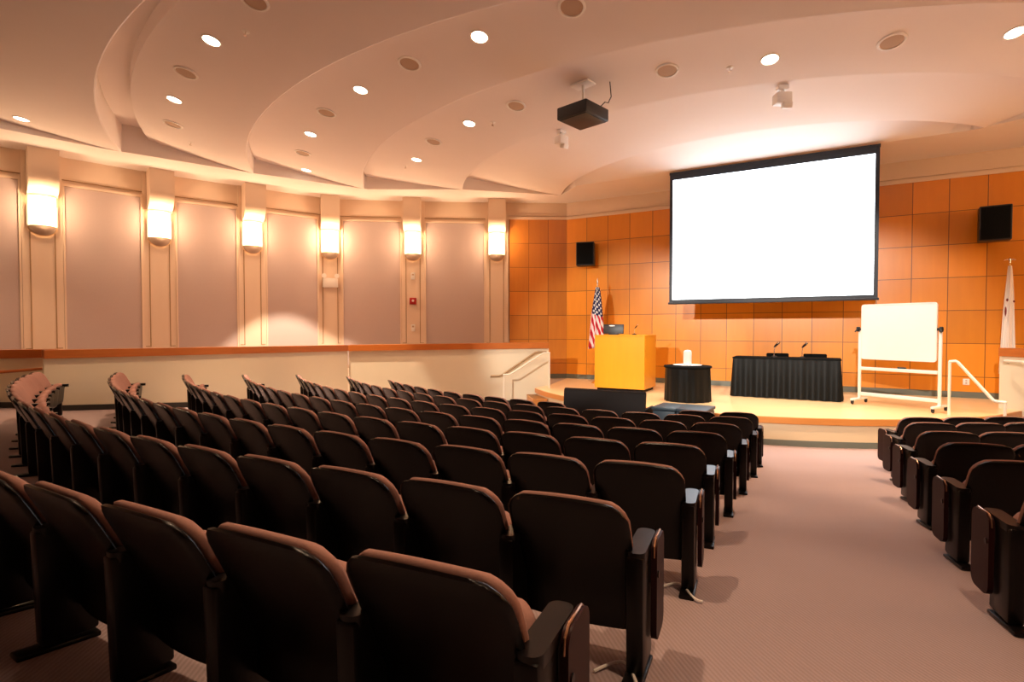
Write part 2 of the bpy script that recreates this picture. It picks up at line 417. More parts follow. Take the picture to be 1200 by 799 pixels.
# outer infill so that the soffit always reaches the walls
for poly in ([(-12.97, 9.0), (-12.15, 10.87), (-13.74, 7.11)], [(-8.28, 13.61), (-6.53, 14.7), (-10.3, 12.28)]):
    bm.faces.new([bm.verts.new((*q, H + .001)) for q in poly])
bmesh.ops.recalc_face_normals(bm, faces=bm.faces)
struct(finish('ceiling', bm, M['ceiling'], smooth=False))
bm = new(); prism(bm, [(-16, -6), (13.5, -6), (13.5, 15.2), (-16, 15.2)], 6.5, 6.6)
struct(finish('ceiling', bm, M['ceiling'], smooth=False))

# height and slope of the ceiling above a point
bvhs = []
deps = None
for o in ceil_objs:
    b = bmesh.new(); b.from_mesh(o.data); bvhs.append(BVHTree.FromBMesh(b)); b.free()
def ceil_hit(x, y):
    best = None
    for t in bvhs:
        h = t.ray_cast(Vector((x, y, 4)), Vector((0, 0, 1)))
        if h[0] is not None and (best is None or h[0].z < best[0].z): best = h
    if best is None: return Vector((x, y, H)), Vector((0, 0, -1))
    n = best[1]
    return best[0], (n if n.z < 0 else -n)

# ---- low partition walls with their cap rails
def wedge(bm, A, B, za, zb, h, t, off):
    """bar of height h along A->B whose top runs from za to zb"""
    A = Vector(A); B = Vector(B); d = (B - A).normalized(); n = Vector((d.y, -d.x)); vs = []
    for P_, z in ((A, za), (B, zb)):
        for o_ in (off, -t):
            q_ = P_ + n * o_; vs.append((bm.verts.new((q_.x, q_.y, z - h)), bm.verts.new((q_.x, q_.y, z))))
    (a, b), (c_, d_), (e, f), (g, h_) = vs
    for fc in ((a, e, f, b), (c_, d_, h_, g), (b, f, h_, d_), (a, c_, g, e), (a, b, d_, c_), (e, g, h_, f)): bm.faces.new(fc)
def partition(name, A, B, za, zb, label):
    t = thing(name, label, 'low wall', (A[0], A[1], 0)); P = (B[0] - A[0], B[1] - A[1])
    b1 = new(); wedge(b1, (0, 0), P, za - .145, zb - .145, 1.6, .16, 0); finish('wall_body', b1, M['lowcream'], t, smooth=False)
    b1 = new(); wedge(b1, (0, 0), P, za, zb, .15, .21, .05); finish('cap_rail', b1, M['rail_wood'], t, smooth=False)
    b1 = new(); fa, fb = floor_at(*A), floor_at(*B); wedge(b1, (0, 0), P, fa + .10, fb + .10, .12, 0, .012); finish('base_strip', b1, M['dark_base'], t, smooth=False)
    return t
partition('partition_wall', (-11.76, 4.16), (-10.5, 9.95), 1.58, 1.53, 'long cream low wall with orange cap rail behind the row ends, left stretch')
partition('partition_wall', (-10.47, 9.95), (-6.05, 12.5), 1.53, 1.60, 'cream low wall with orange cap rail and handrail, ending at the stage')
partition('partition_wall', (-13.3, 2.2), (-12.1, 4.5), 1.58, 1.58, 'set-back orange lit low wall at the far left edge')
partition('partition_wall', (2.85, 13.1), (6.4, 10.6), 1.60, 1.55, 'cream low wall right of the stage with white flag behind')

# ------------------------------------------------------------------ stage
SC = (-1.81, 15.54); SR = 5.64
t = thing('stage', 'curved wooden stage platform in front of the orange panelled wall', 'stage')
arc = lambda r, n=40, a0=-50, a1=51: [(SC[0] + r * math.sin(math.radians(a0 + (a1 - a0) * k / n)), SC[1] - r * math.cos(math.radians(a0 + (a1 - a0) * k / n))) for k in range(n + 1)]
back = [(3.3, 13.2), (3.9, 14.69), (-6.5, 14.69), (-6.1, 12.6)]
bm = new(); prism(bm, arc(SR) + back, STAGE - .015, STAGE); finish('stage_floor', bm, M['stage_wood'], t, smooth=False)
bm = new(); prism(bm, arc(SR + .015) + back, STAGE - .115, STAGE - .012); finish('edge_band', bm, M['stage_edge'], t, angle=20)
bm = new(); prism(bm, arc(SR - .02) + back, .09, STAGE - .11); finish('front_face', bm, M['stage_face'], t, angle=20)
bm = new(); prism(bm, arc(SR - .01) + back, -.02, .10); finish('base_strip', bm, M['vinyl'], t, angle=20)
for side, (sx, sy, dx, dy) in enumerate(((-5.98, 11.62, -.80, -.60), (2.35, 11.0, .62, -.78))):
    s = thing('stage_steps', ('short wooden steps at the left end of the stage', 'wooden steps at the right end of the stage')[side], 'steps', (sx, sy, 0), rz_of(-dy, dx))
    for q, (z, off) in enumerate(((.33, 0), (.165, .30))):
        b2 = new(); box(b2, (.15, off, z / 2), (.95, .32, z), bev=.008); box(b2, (.15, off + .01, z - .015), (.97, .35, .03), bev=.006)
        finish('step', b2, M['stage_edge'], s, smooth=False)

# ---- projection screen
SV = 12.93; K = (SV) / 14.45
sx0, sx1, sz0, sz1 = -3.49 * K, 1.07 * K, EYE + .66 * K, EYE + 4.0 * K
t = thing('projection_screen', 'large glowing white projection screen with black border above the stage', 'screen', ((sx0 + sx1) / 2, SV, 0))
w = sx1 - sx0
bm = new(); box(bm, (0, .01, (sz0 + sz1) / 2), (w, .012, sz1 - sz0)); finish('black_border', bm, M['screen_black'], t, smooth=False)
bm = new(); box(bm, (0.0, 0, (sz0 + sz1) / 2 - .03), (w - .15, .012, sz1 - sz0 - .21)); finish('white_surface', bm, M['screen_white'], t, smooth=False)
bm = new(); box(bm, (0, .0, sz0 - .01), (w + .04, .04, .05), bev=.01); finish('bottom_bar', bm, M['screen_black'], t)
bm = new(); box(bm, (0, .025, sz1 + .02), (w + .02, .05, .06)); finish('roller_cover', bm, M['screen_black'], t, smooth=False)

# ---- wall loudspeakers
def loudspeaker(x, z0, z1, w, label, yaw):
    t = thing('wall_loudspeaker', label, 'loudspeaker', (x, 14.36, z0), yaw, 'black wall loudspeakers')
    h = z1 - z0
    b = new(); box(b, (0, 0, h / 2), (w, .34, h), bev=.02); finish('cabinet', b, M['black_metal'], t)
    b = new(); box(b, (0, -.172, h / 2), (w - .05, .012, h - .06), bev=.004); finish('grille', b, M['black_cloth'], t)
    b = new(); box(b, (0, .23, h / 2), (.1, .24, .12)); finish('bracket', b, M['black_metal'], t, smooth=False)
loudspeaker(-5.80, 3.71, 4.37, .50, 'black box loudspeaker on the wall above the striped flag', .25)
loudspeaker(3.0, 3.71, 4.41, .50, 'black box loudspeaker on the wall above the white flag', -.1)

# ---- lectern
t = thing('lectern', 'large square orange maple lectern on the left of the stage', 'lectern', (-4.07, 12.62, STAGE))
bm = new(); box(bm, (0, 0, .03), (1.10, .86, .07)); finish('toe_kick', bm, M['dark_wood'], t, smooth=False)
bm = new(); box(bm, (0, 0, .68), (1.20, .96, 1.22), bev=.006); finish('body', bm, M['lectern_wood'], t, smooth=False)
bm = new(); box(bm, (0, 0, 1.30), (1.22, .98, .025), bev=.006); finish('top', bm, M['lectern_wood'], t, smooth=False)
lz = STAGE + 1.313
t = thing('computer_monitor', 'back of a black computer monitor standing on the lectern', 'monitor', (-4.33, 12.5, lz), .05)
bm = new(); box(bm, (0, 0, .135), (.50, .035, .23), bev=.012, rx=-.12); finish('screen_housing', bm, M['black_metal'], t)
bm = new(); prism(bm, [(.075 * math.cos(2 * PI * k / 20), .014 * math.sin(2 * PI * k / 20)) for k in range(20)], 0, .006, f=lambda x, y, z: (x - .03, -.028 - z, y + .215)); finish('badge', bm, M['white_plastic'], t)
bm = new(); box(bm, (0, .03, .01), (.22, .16, .02), bev=.006); box(bm, (0, .03, .05), (.06, .03, .09)); finish('stand', bm, M['black_metal'], t)
def gooseneck(name, label, loc, h, head, group=None, flip=1):
    t = thing(name, label, 'microphone', loc, 0, group)
    b = new(); lathe(b, [(0, 0), (.055, 0), (.055, .015), (.02, .03), (0, .03)]); finish('base', b, M['black_metal'], t)
    b = new(); tube(b, [(0, 0, .02), (0, 0, h * .6), (.01 * flip, -.01, h * .85), (.03 * flip, -.02, h)], .007); finish('neck', b, M['chrome'], t)
    b = new(); tube(b, [(.0 * flip, .01, h - .03), (.03 * flip, -.02, h + .01), (.09 * flip, -.06, h + .07)], [head * .7, head, head * 1.1], 12); finish('head', b, M['black_metal'], t)
    b = new(); tube(b, [(.075 * flip, -.05, h + .055), (.105 * flip, -.07, h + .085)], [head * 1.2, head * .8], 12); finish('tip', b, M['chrome'], t)
gooseneck('gooseneck_microphone', 'thin gooseneck microphone on the lectern top beside the monitor', (-3.82, 12.5, lz), .16, .012)

# ---- round table and what stands on it
def skirt(bm, path, z0, z1, n, amp, flare=.03, closed=True):
    """pleated cloth hanging from a closed path of (x, y, nx, ny)"""
    k = len(path); top = []; rows = []
    for zi in range(5):
        f = zi / 4; ring = []
        for i, (x, y, nx, ny, s) in enumerate(path):
            a = amp * (.15 + .85 * f) * (math.sin(s * n) + .4 * math.sin(s * n * .37 + 1)) + flare * f
            ring.append(bm.verts.new((x + nx * a, y + ny * a, z1 + (z0 - z1) * f)))
        rows.append(ring)
    for A, B in zip(rows, rows[1:]):
        for i in range(k): bm.faces.new((A[i], A[(i + 1) % k], B[(i + 1) % k], B[i]))
def circ(r, n=120): return [(r * math.cos(2 * PI * i / n), r * math.sin(2 * PI * i / n), math.cos(2 * PI * i / n), math.sin(2 * PI * i / n), i / n) for i in range(n)]
rt_h = .71
t = thing('round_table', 'small round table under a floor-length black cloth, beside the lectern', 'table', (-2.36, 11.35, STAGE))
bm = new(); lathe(bm, [(0, rt_h - .04), (.455, rt_h - .04), (.472, rt_h - .02), (.46, rt_h), (0, rt_h)], seg=48); finish('tabletop', bm, M['black_cloth'], t)
bm = new(); skirt(bm, circ(.435), .0, rt_h - .02, 2 * PI * 17, .012, .012); finish('tablecloth', bm, M['skirt_cloth'], t)
z = STAGE + rt_h + .001
t = tag(finish('serving_tray', (lambda b: (lathe(b, [(0, 0), (.26, 0), (.285, .018), (.275, .02), (.25, .008), (0, .008)], seg=40), b)[1])(new()), M['tray_white'], loc=(-2.36, 11.33, z)), 'round white tray on the black round table', 'tray')
t = thing('white_dispenser', 'white cylindrical dispenser standing on the tray on the round table', 'dispenser', (-2.36, 11.33, z + .009))
bm = new(); lathe(bm, [(0, 0), (.075, 0), (.08, .01), (.08, .26), (.075, .28)]); finish('body', bm, M['white_plastic'], t)
bm = new(); lathe(bm, [(.075, .28), (.07, .29), (.045, .305), (0, .31)]); finish('lid', bm, M['white_plastic'], t)

# ---- skirted conference table with two chairs and two microphones
t = thing('conference_table', 'long table under a pleated black skirt in the middle of the stage', 'table', (-.66, 12.9, STAGE))
path = []; W2, D2, acc = 1.0, .33, 0
per = [(-W2, -D2, W2, -D2, 0, -1), (W2, -D2, W2, D2, 1, 0), (W2, D2, -W2, D2, 0, 1), (-W2, D2, -W2, -D2, -1, 0)]
for x0, y0, x1, y1, nx, ny in per:
    ln = math.hypot(x1 - x0, y1 - y0); n = int(ln / .02)
    for i in range(n):
        f = i / n; path.append((x0 + (x1 - x0) * f, y0 + (y1 - y0) * f, nx, ny, acc + ln * f))
    acc += ln
bm = new(); skirt(bm, path, .01, .835, 30, .026, .035); finish('table_skirt', bm, M['skirt_cloth'], t)
bm = new(); box(bm, (0, 0, .835), (2 * W2 + .03, 2 * D2 + .03, .03), bev=.01); finish('tabletop', bm, M['black_cloth'], t)
for q, (x, lab) in enumerate(((-.88, 'left microphone of the two on the black skirted table'), (-.35, 'right microphone of the two on the black skirted table'))):
    gooseneck('table_microphone', lab, (x, 12.92, STAGE + .851), .24, .022, 'table microphones')
def stage_chair(x, label):
    t = thing('stacking_chair', label, 'chair', (x, 13.55, STAGE), PI, 'chairs behind the skirted table')
    b = new(); box(b, (0, 0, .45), (.46, .44, .05), bev=.02); finish('seat', b, M['black_cloth'], t)
    b = new(); prism(b, rrect(.46, .40, .03, cy=.70), -.02, .02, f=lambda x_, y_, z_: (x_, -.24 + z_, y_)); finish('backrest', b, M['black_cloth'], t)
    for sx in (-1, 1):
        for sy in (-1, 1):
            b = new(); tube(b, [(sx * .2, sy * .18, .44), (sx * .22, sy * .22, 0)], .013); finish('leg', b, M['black_metal'], t)
stage_chair(-.87, 'left black chair behind the black skirted table')
stage_chair(-.12, 'right black chair behind the black skirted table')

# ---- rolling whiteboard
A = Vector((.70, 12.50)); B = Vector((1.75, 11.91)); dd = (B - A); wl = dd.length; mid = (A + B) / 2
t = thing('rolling_whiteboard', 'white magnetic board on a wheeled metal stand, right side of the stage', 'whiteboard', (mid.x, mid.y, STAGE), rz_of(dd.x, dd.y))
hw = wl / 2
bm = new(); prism(bm, rrect(wl + .0, 1.02, .04, cy=1.40), -.012, .012, f=lambda x, y, z: (x, z - .03, y)); finish('board_surface', bm, M['whiteboard'], t, smooth=False)
bm = new()
po = rrect(wl + .03, 1.05, .05, cy=1.40); pi_ = rrect(wl - .01, 1.01, .035, cy=1.40)
for yy in (-.048, -.012):
    a_ = [bm.verts.new((x, yy, z)) for x, z in po]; b_ = [bm.verts.new((x, yy, z)) for x, z in pi_]
    for k in range(len(po)): bm.faces.new((a_[k], a_[(k + 1) % len(po)], b_[(k + 1) % len(po)], b_[k]))
    if yy < -.03: o1 = a_
for k in range(len(po)): bm.faces.new((o1[k], o1[(k + 1) % len(po)], a_[(k + 1) % len(po)], a_[k]))
finish('board_frame', bm, M['white_paint'], t, smooth=False)
for sx in (-1, 1):
    b = new(); box(b, (sx * (hw + .055), .0, .76), (.05, .035, 1.38), bev=.006); finish('upright', b, M['white_paint'], t)
    b = new(); box(b, (sx * (hw + .055), 0, .10), (.05, .56, .04), bev=.006); f_ = finish('foot', b, M['white_paint'], t)
    for sy in (-1, 1):
        b = new(); lathe(b, [(0, -.016), (.03, -.016), (.035, 0), (.03, .016), (0, .016)], seg=16)
        for v in b.verts: v.co = (sx * (hw + .055) + v.co.z, sy * .25 + v.co.x, .042 + v.co.y)
        box(b, (sx * (hw + .055), sy * .25, .07), (.045, .03, .03)); finish('caster', b, M['rubber'], f_)
    b = new(); tube(b, [(sx * (hw - .0), -.02, 1.45), (sx * (hw + .10), -.02, 1.45)], .025, 12); box(b, (sx * (hw + .075), -.03, 1.45), (.05, .06, .09), bev=.01); tube(b, [(sx * (hw + .075), -.05, 1.46), (sx * (hw + .10), -.10, 1.40)], .012); finish('pivot_knob', b, M['rubber'], t)
b = new(); box(b, (0, -.02, .695), (2 * hw + .06, .07, .06), bev=.008); tr = finish('tray', b, M['white_paint'], t)
b = new(); box(b, (0, 0, .20), (2 * hw + .06, .03, .07), bev=.008); finish('cross_rail', b, M['white_paint'], t)
e0 = Vector((mid.x, mid.y)) + dd.normalized() * .08 + Vector((dd.y, -dd.x)).normalized() * .025
t = tag(finish('board_eraser', (lambda b: (box(b, (0, 0, .014), (.13, .045, .028), bev=.005), b)[1])(new()), M['navy_cloth'], loc=(e0.x, e0.y, STAGE + .7262)), 'dark blue eraser lying on the whiteboard tray', 'eraser')
t.rotation_euler.z = rz_of(dd.x, dd.y)

# ---- flags
def flag(name, label, loc, poleh, build, topper):
    t = thing(name, label, 'flag', loc)
    b = new(); lathe(b, [(0, 0), (.15, 0), (.16, .02), (.10, .05), (.03, .08), (0, .08)]); finish('base', b, M['gold'], t)
    b = new(); tube(b, [(0, 0, .05), (0, 0, poleh)], .014); finish('pole', b, M['gold'], t)
    b = new()
    if topper == 'spear': lathe(b, [(0, poleh), (.02, poleh + .01), (.012, poleh + .05), (.03, poleh + .10), (.016, poleh + .17), (0, poleh + .22)], seg=12)
    else:
        lathe(b, [(0, poleh), (.018, poleh + .01), (.012, poleh + .04), (.02, poleh + .08), (0, poleh + .12)], seg=12)
        tube(b, [(-.09, 0, poleh + .06), (-.04, 0, poleh + .08), (0, 0, poleh + .06), (.04, 0, poleh + .08), (.09, 0, poleh + .06)], [.004, .012, .014, .012, .004])
    finish('finial', b, M['chrome'], t)
    build(t, poleh)
    return t
def drape(bm, ztop, zbot, wtop, wbot, lean, uvf, nf=9, depth=.09):
    uvl = bm.loops.layers.uv.new('UVMap'); g = []
    for r in range(25):
        f = r / 24; z = ztop + (zbot - ztop) * f; wd = wtop + (wbot - wtop) * f ** .8; row = []
        for c in range(61):
            s = c / 60 * 2 - 1
            y = -depth * (.25 + .75 * f) * (.55 * math.sin(s * nf + 1.2) + .35 * math.sin(s * nf * 2.1 + 2 * f)) - .05 * (1 - s * s)
            v = bm.verts.new((lean * f + s * wd / 2 * (1 + .05 * math.sin(6 * f + s)), y, z + .05 * s * f))
            row.append((v, uvf(s, f)))
        g.append(row)
    for A, B in zip(g, g[1:]):
        for c in range(60):
            qs = (A[c], A[c + 1], B[c + 1], B[c]); fc = bm.faces.new([q[0] for q in qs])
            for lp, q in zip(fc.loops, qs): lp[uvl].uv = q[1]
def us(t, ph):
    b = new(); drape(b, ph - .04, .95, .10, .52, -.03, lambda s, f: (f - .05 * s, 1.5 + .42 * s - 1.0 * f), nf=8)
    o = finish('flag_cloth', b, M['us_flag'], t, angle=80)
    md = o.modifiers.new('thickness', 'SOLIDIFY'); md.thickness = .004
flag('striped_flag', 'red and white striped flag with starred blue canton behind the lectern', (-5.20, 13.72, STAGE), 2.60, us, 'spear')
def wf(t, ph):
    b = new(); drape(b, ph - .05, .62, .06, .27, -.02, lambda s, f: (s, f), nf=6, depth=.06)
    o = finish('flag_cloth', b, M['white_flag'], t, angle=80)
    md = o.modifiers.new('thickness', 'SOLIDIFY'); md.thickness = .004
    b = new()
    for x, z, rx, rz in ((-.055, 2.02, .016, .03), (-.075, 1.80, .013, .09), (.045, 1.99, .016, .022)):
        prism(b, [(x + rx * math.cos(2 * PI * k / 14), z + rz * math.sin(2 * PI * k / 14) * (1 + .2 * math.sin(3 * k))) for k in range(14)], 0, .012, f=lambda a, c_, d_: (a, -.115 - d_, c_))
    finish('emblem', b, M['flag_mark'], t)
flag('white_flag', 'furled white flag with small dark red marks behind the right low wall', (3.19, 14.1, STAGE), 2.74, wf, 'eagle')

# ---- rails
def path_tube(name, pts, r, m, parent): b = new(); tube(b, pts, r, 8); return finish(name, b, m, parent)
def stair_rail(label, P0, d, s=1):
    """freestanding rail: tall post, sloping rail, low post"""
    t = thing('stair_rail', label, 'handrail', (P0[0], P0[1], 0), 0)
    q = lambda k, z: (d[0] * k, d[1] * k, z)
    path_tube('post', [q(0, STAGE), q(0, 1.40)], .022, M['rail_white'], t)
    path_tube('post', [q(.72, .0), q(.72, .79)], .022, M['rail_white'], t)
    path_tube('rail', [q(-.01, 1.395), q(.08, 1.41), q(.11, 1.39), q(.56, .82), q(.60, .79), q(.74, .785)], .024, M['rail_white'], t)
    return t
stair_rail('cream tubular stair rail at the right end of the stage', (1.885, 11.60), (.90, -.43))
t = thing('stair_rail', 'thin cream stair rail with two posts in front of the left low wall', 'handrail', (-5.80, 12.02, 0))
ux, uy = -.87, -.49
q = lambda k, z: (ux * k, uy * k, z)
path_tube('post', [q(0, STAGE), q(0, 1.35)], .02, M['rail_white'], t)
path_tube('post', [q(1.12, 0), q(1.12, .82)], .02, M['rail_white'], t)
path_tube('rail', [q(-.02, 1.35), q(.14, 1.35), q(.18, 1.33), q(.94, .84), q(1.0, .82), q(1.14, .82)], .02, M['rail_white'], t)
def wall_rail(label, A, B, zs, m):
    """handrail held off a wall by brackets; zs are (fraction, z) points"""
    t = thing('wall_handrail', label, 'handrail', (A[0], A[1], 0)); dx, dy = B[0] - A[0], B[1] - A[1]; ln = math.hypot(dx, dy); n = (dy / ln * .09, -dx / ln * .09)
    pts = [(dx * f + n[0], dy * f + n[1], z) for f, z in zs]
    path_tube('rail', pts, .026, m, t)
    for f, z in (zs[0], zs[-1]):
        path_tube('bracket', [(dx * f + n[0] * .05, dy * f + n[1] * .05, z - .05), (dx * f + n[0], dy * f + n[1], z - .02)], .012, M['chrome'], t)
    return t
wall_rail('tan wooden handrail fixed on the left low wall, sloping down from the stage', (-7.36, 11.745), (-6.10, 12.47), [(.02, .74), (.17, .745), (.22, .77), (.80, 1.34), (.86, 1.36), (1, 1.365)], M['handrail_tan'])
wall_rail('handrail with bracket on the right low wall near the frame edge', (2.95, 12.945), (4.2, 11.01), [(.0, 1.37), (.14, 1.37), (.20, 1.34), (1, .72)], M['rail_white'])
wall_rail('dark handrail sloping along the far left low wall behind the row ends', (-13.0, 2.75), (-12.0, 4.65), [(0, 1.12), (.5, 1.19), (1, 1.26)], M['rail_wood'])

# ---- black bench and navy equipment cases in front of the stage
t = thing('black_bench', 'long dark brown padded bench back in front of the stage below the lectern', 'bench', (-3.28, 8.98, 0), .02)
bm = new()
prism(bm, [(-.06, .10), (.0, .10), (.10, .84), (.095, .875), (.06, .89), (.02, .875), (.0, .84)], -.73, .73, f=lambda a, b_, z_: (z_, a - .05, b_)); finish('backrest', bm, M['dark_wood'], t, angle=30)
bm = new(); box(bm, (0, .27, .40), (1.44, .5, .12), bev=.03, seg=3); finish('seat', bm, M['dark_wood'], t)
for sx in (-1, 1):
    b = new(); box(b, (sx * .72, .22, .30), (.05, .55, .60), bev=.015); finish('end_panel', b, M['dark_wood'], t)
for q, (x, wv_, lab) in enumerate(((-2.27, .36, 'left of the two flat navy covered cases in front of the round table'), (-1.83, .46, 'right of the two flat navy covered cases in front of the round table'))):
    t = thing('equipment_case', lab, 'case', (x, 9.45, 0), -.05, 'navy equipment cases')
    b = new(); box(b, (0, 0, .29), (wv_ + .02, .62, .56), bev=.015); finish('case_body', b, M['navy_cloth'], t)
    b = new(); box(b, (0, 0, .605), (wv_ + .05, .66, .05), bev=.012); finish('lid', b, M['navy_cloth'], t)

# ------------------------------------------------------------------ auditorium chairs
def pad(bm, W, z0, z1, rt, rb, back, th, edge=.05, crown=.02, curve=.0, nx=14, nz=14):
    """rounded upholstered slab; back(z) is the y of its rear face centre, th its thickness, curve bends the sides forward"""
    def half(z):
        h = W / 2
        if z > z1 - rt: q = z - (z1 - rt); h = W / 2 - rt + math.sqrt(max(rt * rt - q * q, 0))
        if rb and z < z0 + rb: q = z0 + rb - z; h = W / 2 - rb + math.sqrt(max(rb * rb - q * q, 0))
        return h
    zs = [z0 + (z1 - z0) * (.5 - .5 * math.cos(PI * k / nz)) for k in range(nz + 1)]
    ss = [-math.cos(PI * k / nx) for k in range(nx + 1)]
    F, B = [], []
    for z in zs:
        h = half(z); fr, br = [], []
        for s in ss:
            x = s * h; zz = z + crown * (1 - (x / (W / 2)) ** 2) * max(0, (z - z0) / (z1 - z0)) ** 3
            e = min(h - abs(x), z1 - z, (z - z0) if rb else 1e9) / edge; e = max(0, min(1, e)); k = math.sqrt(1 - (1 - e) ** 2)
            yb = back(z) + curve * (x / (W / 2)) ** 2
            fr.append(bm.verts.new((x, yb + th / 2 + th / 2 * k, zz))); br.append(bm.verts.new((x, yb + th / 2 - th / 2 * k, zz)))
        F.append(fr); B.append(br)
    for G in (F, B):
        for A, C_ in zip(G, G[1:]):
            for i in range(nx): bm.faces.new((A[i], A[i + 1], C_[i + 1], C_[i]))
    rim = [(r, 0) for r in range(nz + 1)] + [(nz, c_) for c_ in range(1, nx + 1)] + [(r, nx) for r in range(nz - 1, -1, -1)] + [(0, c_) for c_ in range(nx - 1, 0, -1)]
    for a, b in zip(rim, rim[1:] + rim[:1]):
        vs = [F[a[0]][a[1]], F[b[0]][b[1]], B[b[0]][b[1]], B[a[0]][a[1]]]
        try: bm.faces.new(vs)
        except ValueError: pass
PITCH = .567
lean = lambda z: .205 if z < .30 else .205 - .205 * ((z - .30) / .45) ** 1.12
leanc = lambda z: lean(z) + .030
def arm_bm(x):
    b = new(); prism(b, rrect(.080, .31, .034, cx=x, cy=.27), .505, .545); return b
def post_bm(x):
    b = new(); box(b, (x, .215, .28), (.074, .21, .50), bev=.014)
    box(b, (x, .245, .495), (.055, .25, .05), bev=.012)
    for v in b.verts:
        if v.co.z < .1: v.co.y += .015
    return b
def foot_bm(x):
    b = new(); box(b, (x, .19, .012), (.085, .30, .024), bev=.008)
    for v in b.verts: v.co.z -= .0825 * (v.co.y - .19)
    return b
def tablet_bm(x):
    b = new(); prism(b, rrect(.21, .44, .055, cx=.365, cy=.325), x - .013, x + .013, f=lambda a, c_, d_: (d_, a, c_)); return b
def tablet_edge_bm(x):
    b = new(); tube(b, [(x, .258, .48), (x, .265, .525), (x, .30, .548), (x, .425, .548), (x, .467, .515)], .0045, 6)
    return b
def hinge_bm(x, s):
    b = new(); box(b, (x - s * .022, .31, .44), (.022, .09, .15), bev=.008)
    tube(b, [(x - s * .04, .29, .40), (x + s * .018, .29, .40)], .016, 10); return b
def make_chair(kind):
    """kind: 'mid', 'aisle_right' (tablet on its right), 'aisle_left', 'end_left' (extra arm on the left)"""
    t = thing('auditorium_chair', '', 'chair')
    b = new(); pad(b, .540, .16, .750, .095, 0, lean, .030, edge=.024, crown=.022, curve=.030); finish('back_shell', b, M['shell'], t, angle=50)
    b = new(); pad(b, .528, .34, .751, .095, .05, leanc, .056, edge=.040, crown=.022, curve=.030); finish('back_cushion', b, M['seat_fabric'], t, angle=60)
    b = new(); pad(b, .49, .26, .562, .09, .05, lambda z: .245 + .035 * (z - .26) / .29 - .03 * math.sin(PI * (z - .26) / .31), .10, edge=.055, crown=.02); s_ = finish('seat', b, M['seat_fabric'], t, angle=60)
    b = new(); pad(b, .46, .25, .528, .08, .05, lambda z: .342 + .028 * (z - .26) / .29, .02, edge=.02, crown=.0, nx=8, nz=8); finish('seat_pan', b, M['black_plastic'], s_, angle=50)
    b = new(); tube(b, [(-PITCH / 2 + .02, .26, .275), (PITCH / 2 - .02, .26, .275)], .016, 8); finish('hinge_bar', b, M['steel'], t)
    xs = {'mid': [1], 'aisle_right': [1], 'aisle_left': [-1, 1], 'end_left': [-1, 1]}[kind]
    for s in xs:
        x = s * PITCH / 2
        finish('armrest', arm_bm(x), M['black_plastic'], t, angle=50)
        l_ = finish('leg', post_bm(x), M['black_plastic'], t, angle=40)
        finish('foot', foot_bm(x), M['black_plastic'], l_, angle=40)
    if kind in ('aisle_right', 'aisle_left'):
        s = 1 if kind == 'aisle_right' else -1; x = s * (PITCH / 2 + .056)
        p = finish('writing_tablet', tablet_bm(x), M['maroon'], t, angle=40)
        finish('tablet_edge', tablet_edge_bm(x), M['copper'], p)
        finish('tablet_hinge', hinge_bm(x, s), M['black_plastic'], p)
    return t
RR = {1: 16.33, 2: 15.40, 3: 14.38, 4: 13.37, 5: 12.36, 6: 11.30, 7: 10.20, 8: 9.35}
ROWN = {8: 'row nearest the stage', 7: 'second row from the stage', 6: 'third row from the stage', 5: 'fourth row from the stage', 4: 'fifth row from the stage', 3: 'sixth row from the stage', 2: 'seventh row from the stage', 1: 'nearest row, eighth from the stage'}
protos = {}
YAW = math.radians(29.7)
def place(kind, k, phi, label, group):
    R = RR[k] if 'left of' in group else {8: 9.55, 7: 10.35, 6: 11.4}.get(k, RR[k] + .03); x, y = CX + R * math.sin(phi), CY - R * math.cos(phi); rz = phi
    z = floor_z(R - .19)
    loc = (x, y, z); rz = phi - math.radians(3.5 if 'left of' in group else 10)
    if kind not in protos:
        t = make_chair(kind); protos[kind] = t; t.location = loc; t.rotation_euler = (0, 0, rz); t['label'] = label; t['group'] = group
    else: t = dup(protos[kind], loc, rz, label, group)
    return t
ENDX = {1: -11.0, 2: -11.0, 3: -10.85, 4: -10.65, 5: -10.4, 6: -10.2, 7: -9.65, 8: -8.9}   # how far each row runs to the left
SKIP8 = range(2, 5)
for k in range(1, 9):
    R = RR[k]; phi = math.asin(((-.925 if k < 4 else -.985) - CX) / (9.4 if k == 8 else R)); n = 0; spots = []
    while CX + R * math.sin(phi) > ENDX[k]:
        spots.append((n, phi)); n += 1; phi -= PITCH / R
    for n, phi in spots:
        if k == 8 and n in SKIP8: continue
        if k == 1 and -9.6 < CX + R * math.sin(phi) < -4.6: continue      # outside the picture
        kind = 'aisle_right' if n == 0 else ('end_left' if n == spots[-1][0] else 'mid')
        if n == 0: lab = 'folded aisle chair with maroon tablet, left of the aisle, ' + ROWN[k]
        elif kind == 'end_left': lab = 'folded brown chair at the far left end, ' + ROWN[k]
        else: lab = 'folded dark brown chair, %s seat left of the aisle, %s' % (ORD[n], ROWN[k])
        place(kind, k, phi, lab, 'auditorium chairs left of the aisle')
for k, cnt in {3: 4, 4: 4, 5: 5, 6: 6, 7: 6, 8: 7}.items():
    R = RR[k]; phi = math.asin((1.10 + {3: .07, 4: .05, 5: .03}.get(k, 0) - CX) / R)
    for n in range(cnt):
        kind = 'aisle_left' if n == 0 else 'mid'
        if n == 0: lab = 'folded aisle chair with maroon tablet, right of the aisle, ' + ROWN[k]
        else: lab = 'folded dark brown chair, %s seat right of the aisle, %s' % (ORD[n], ROWN[k])
        place(kind, k, phi, lab, 'auditorium chairs right of the aisle'); phi += PITCH / R

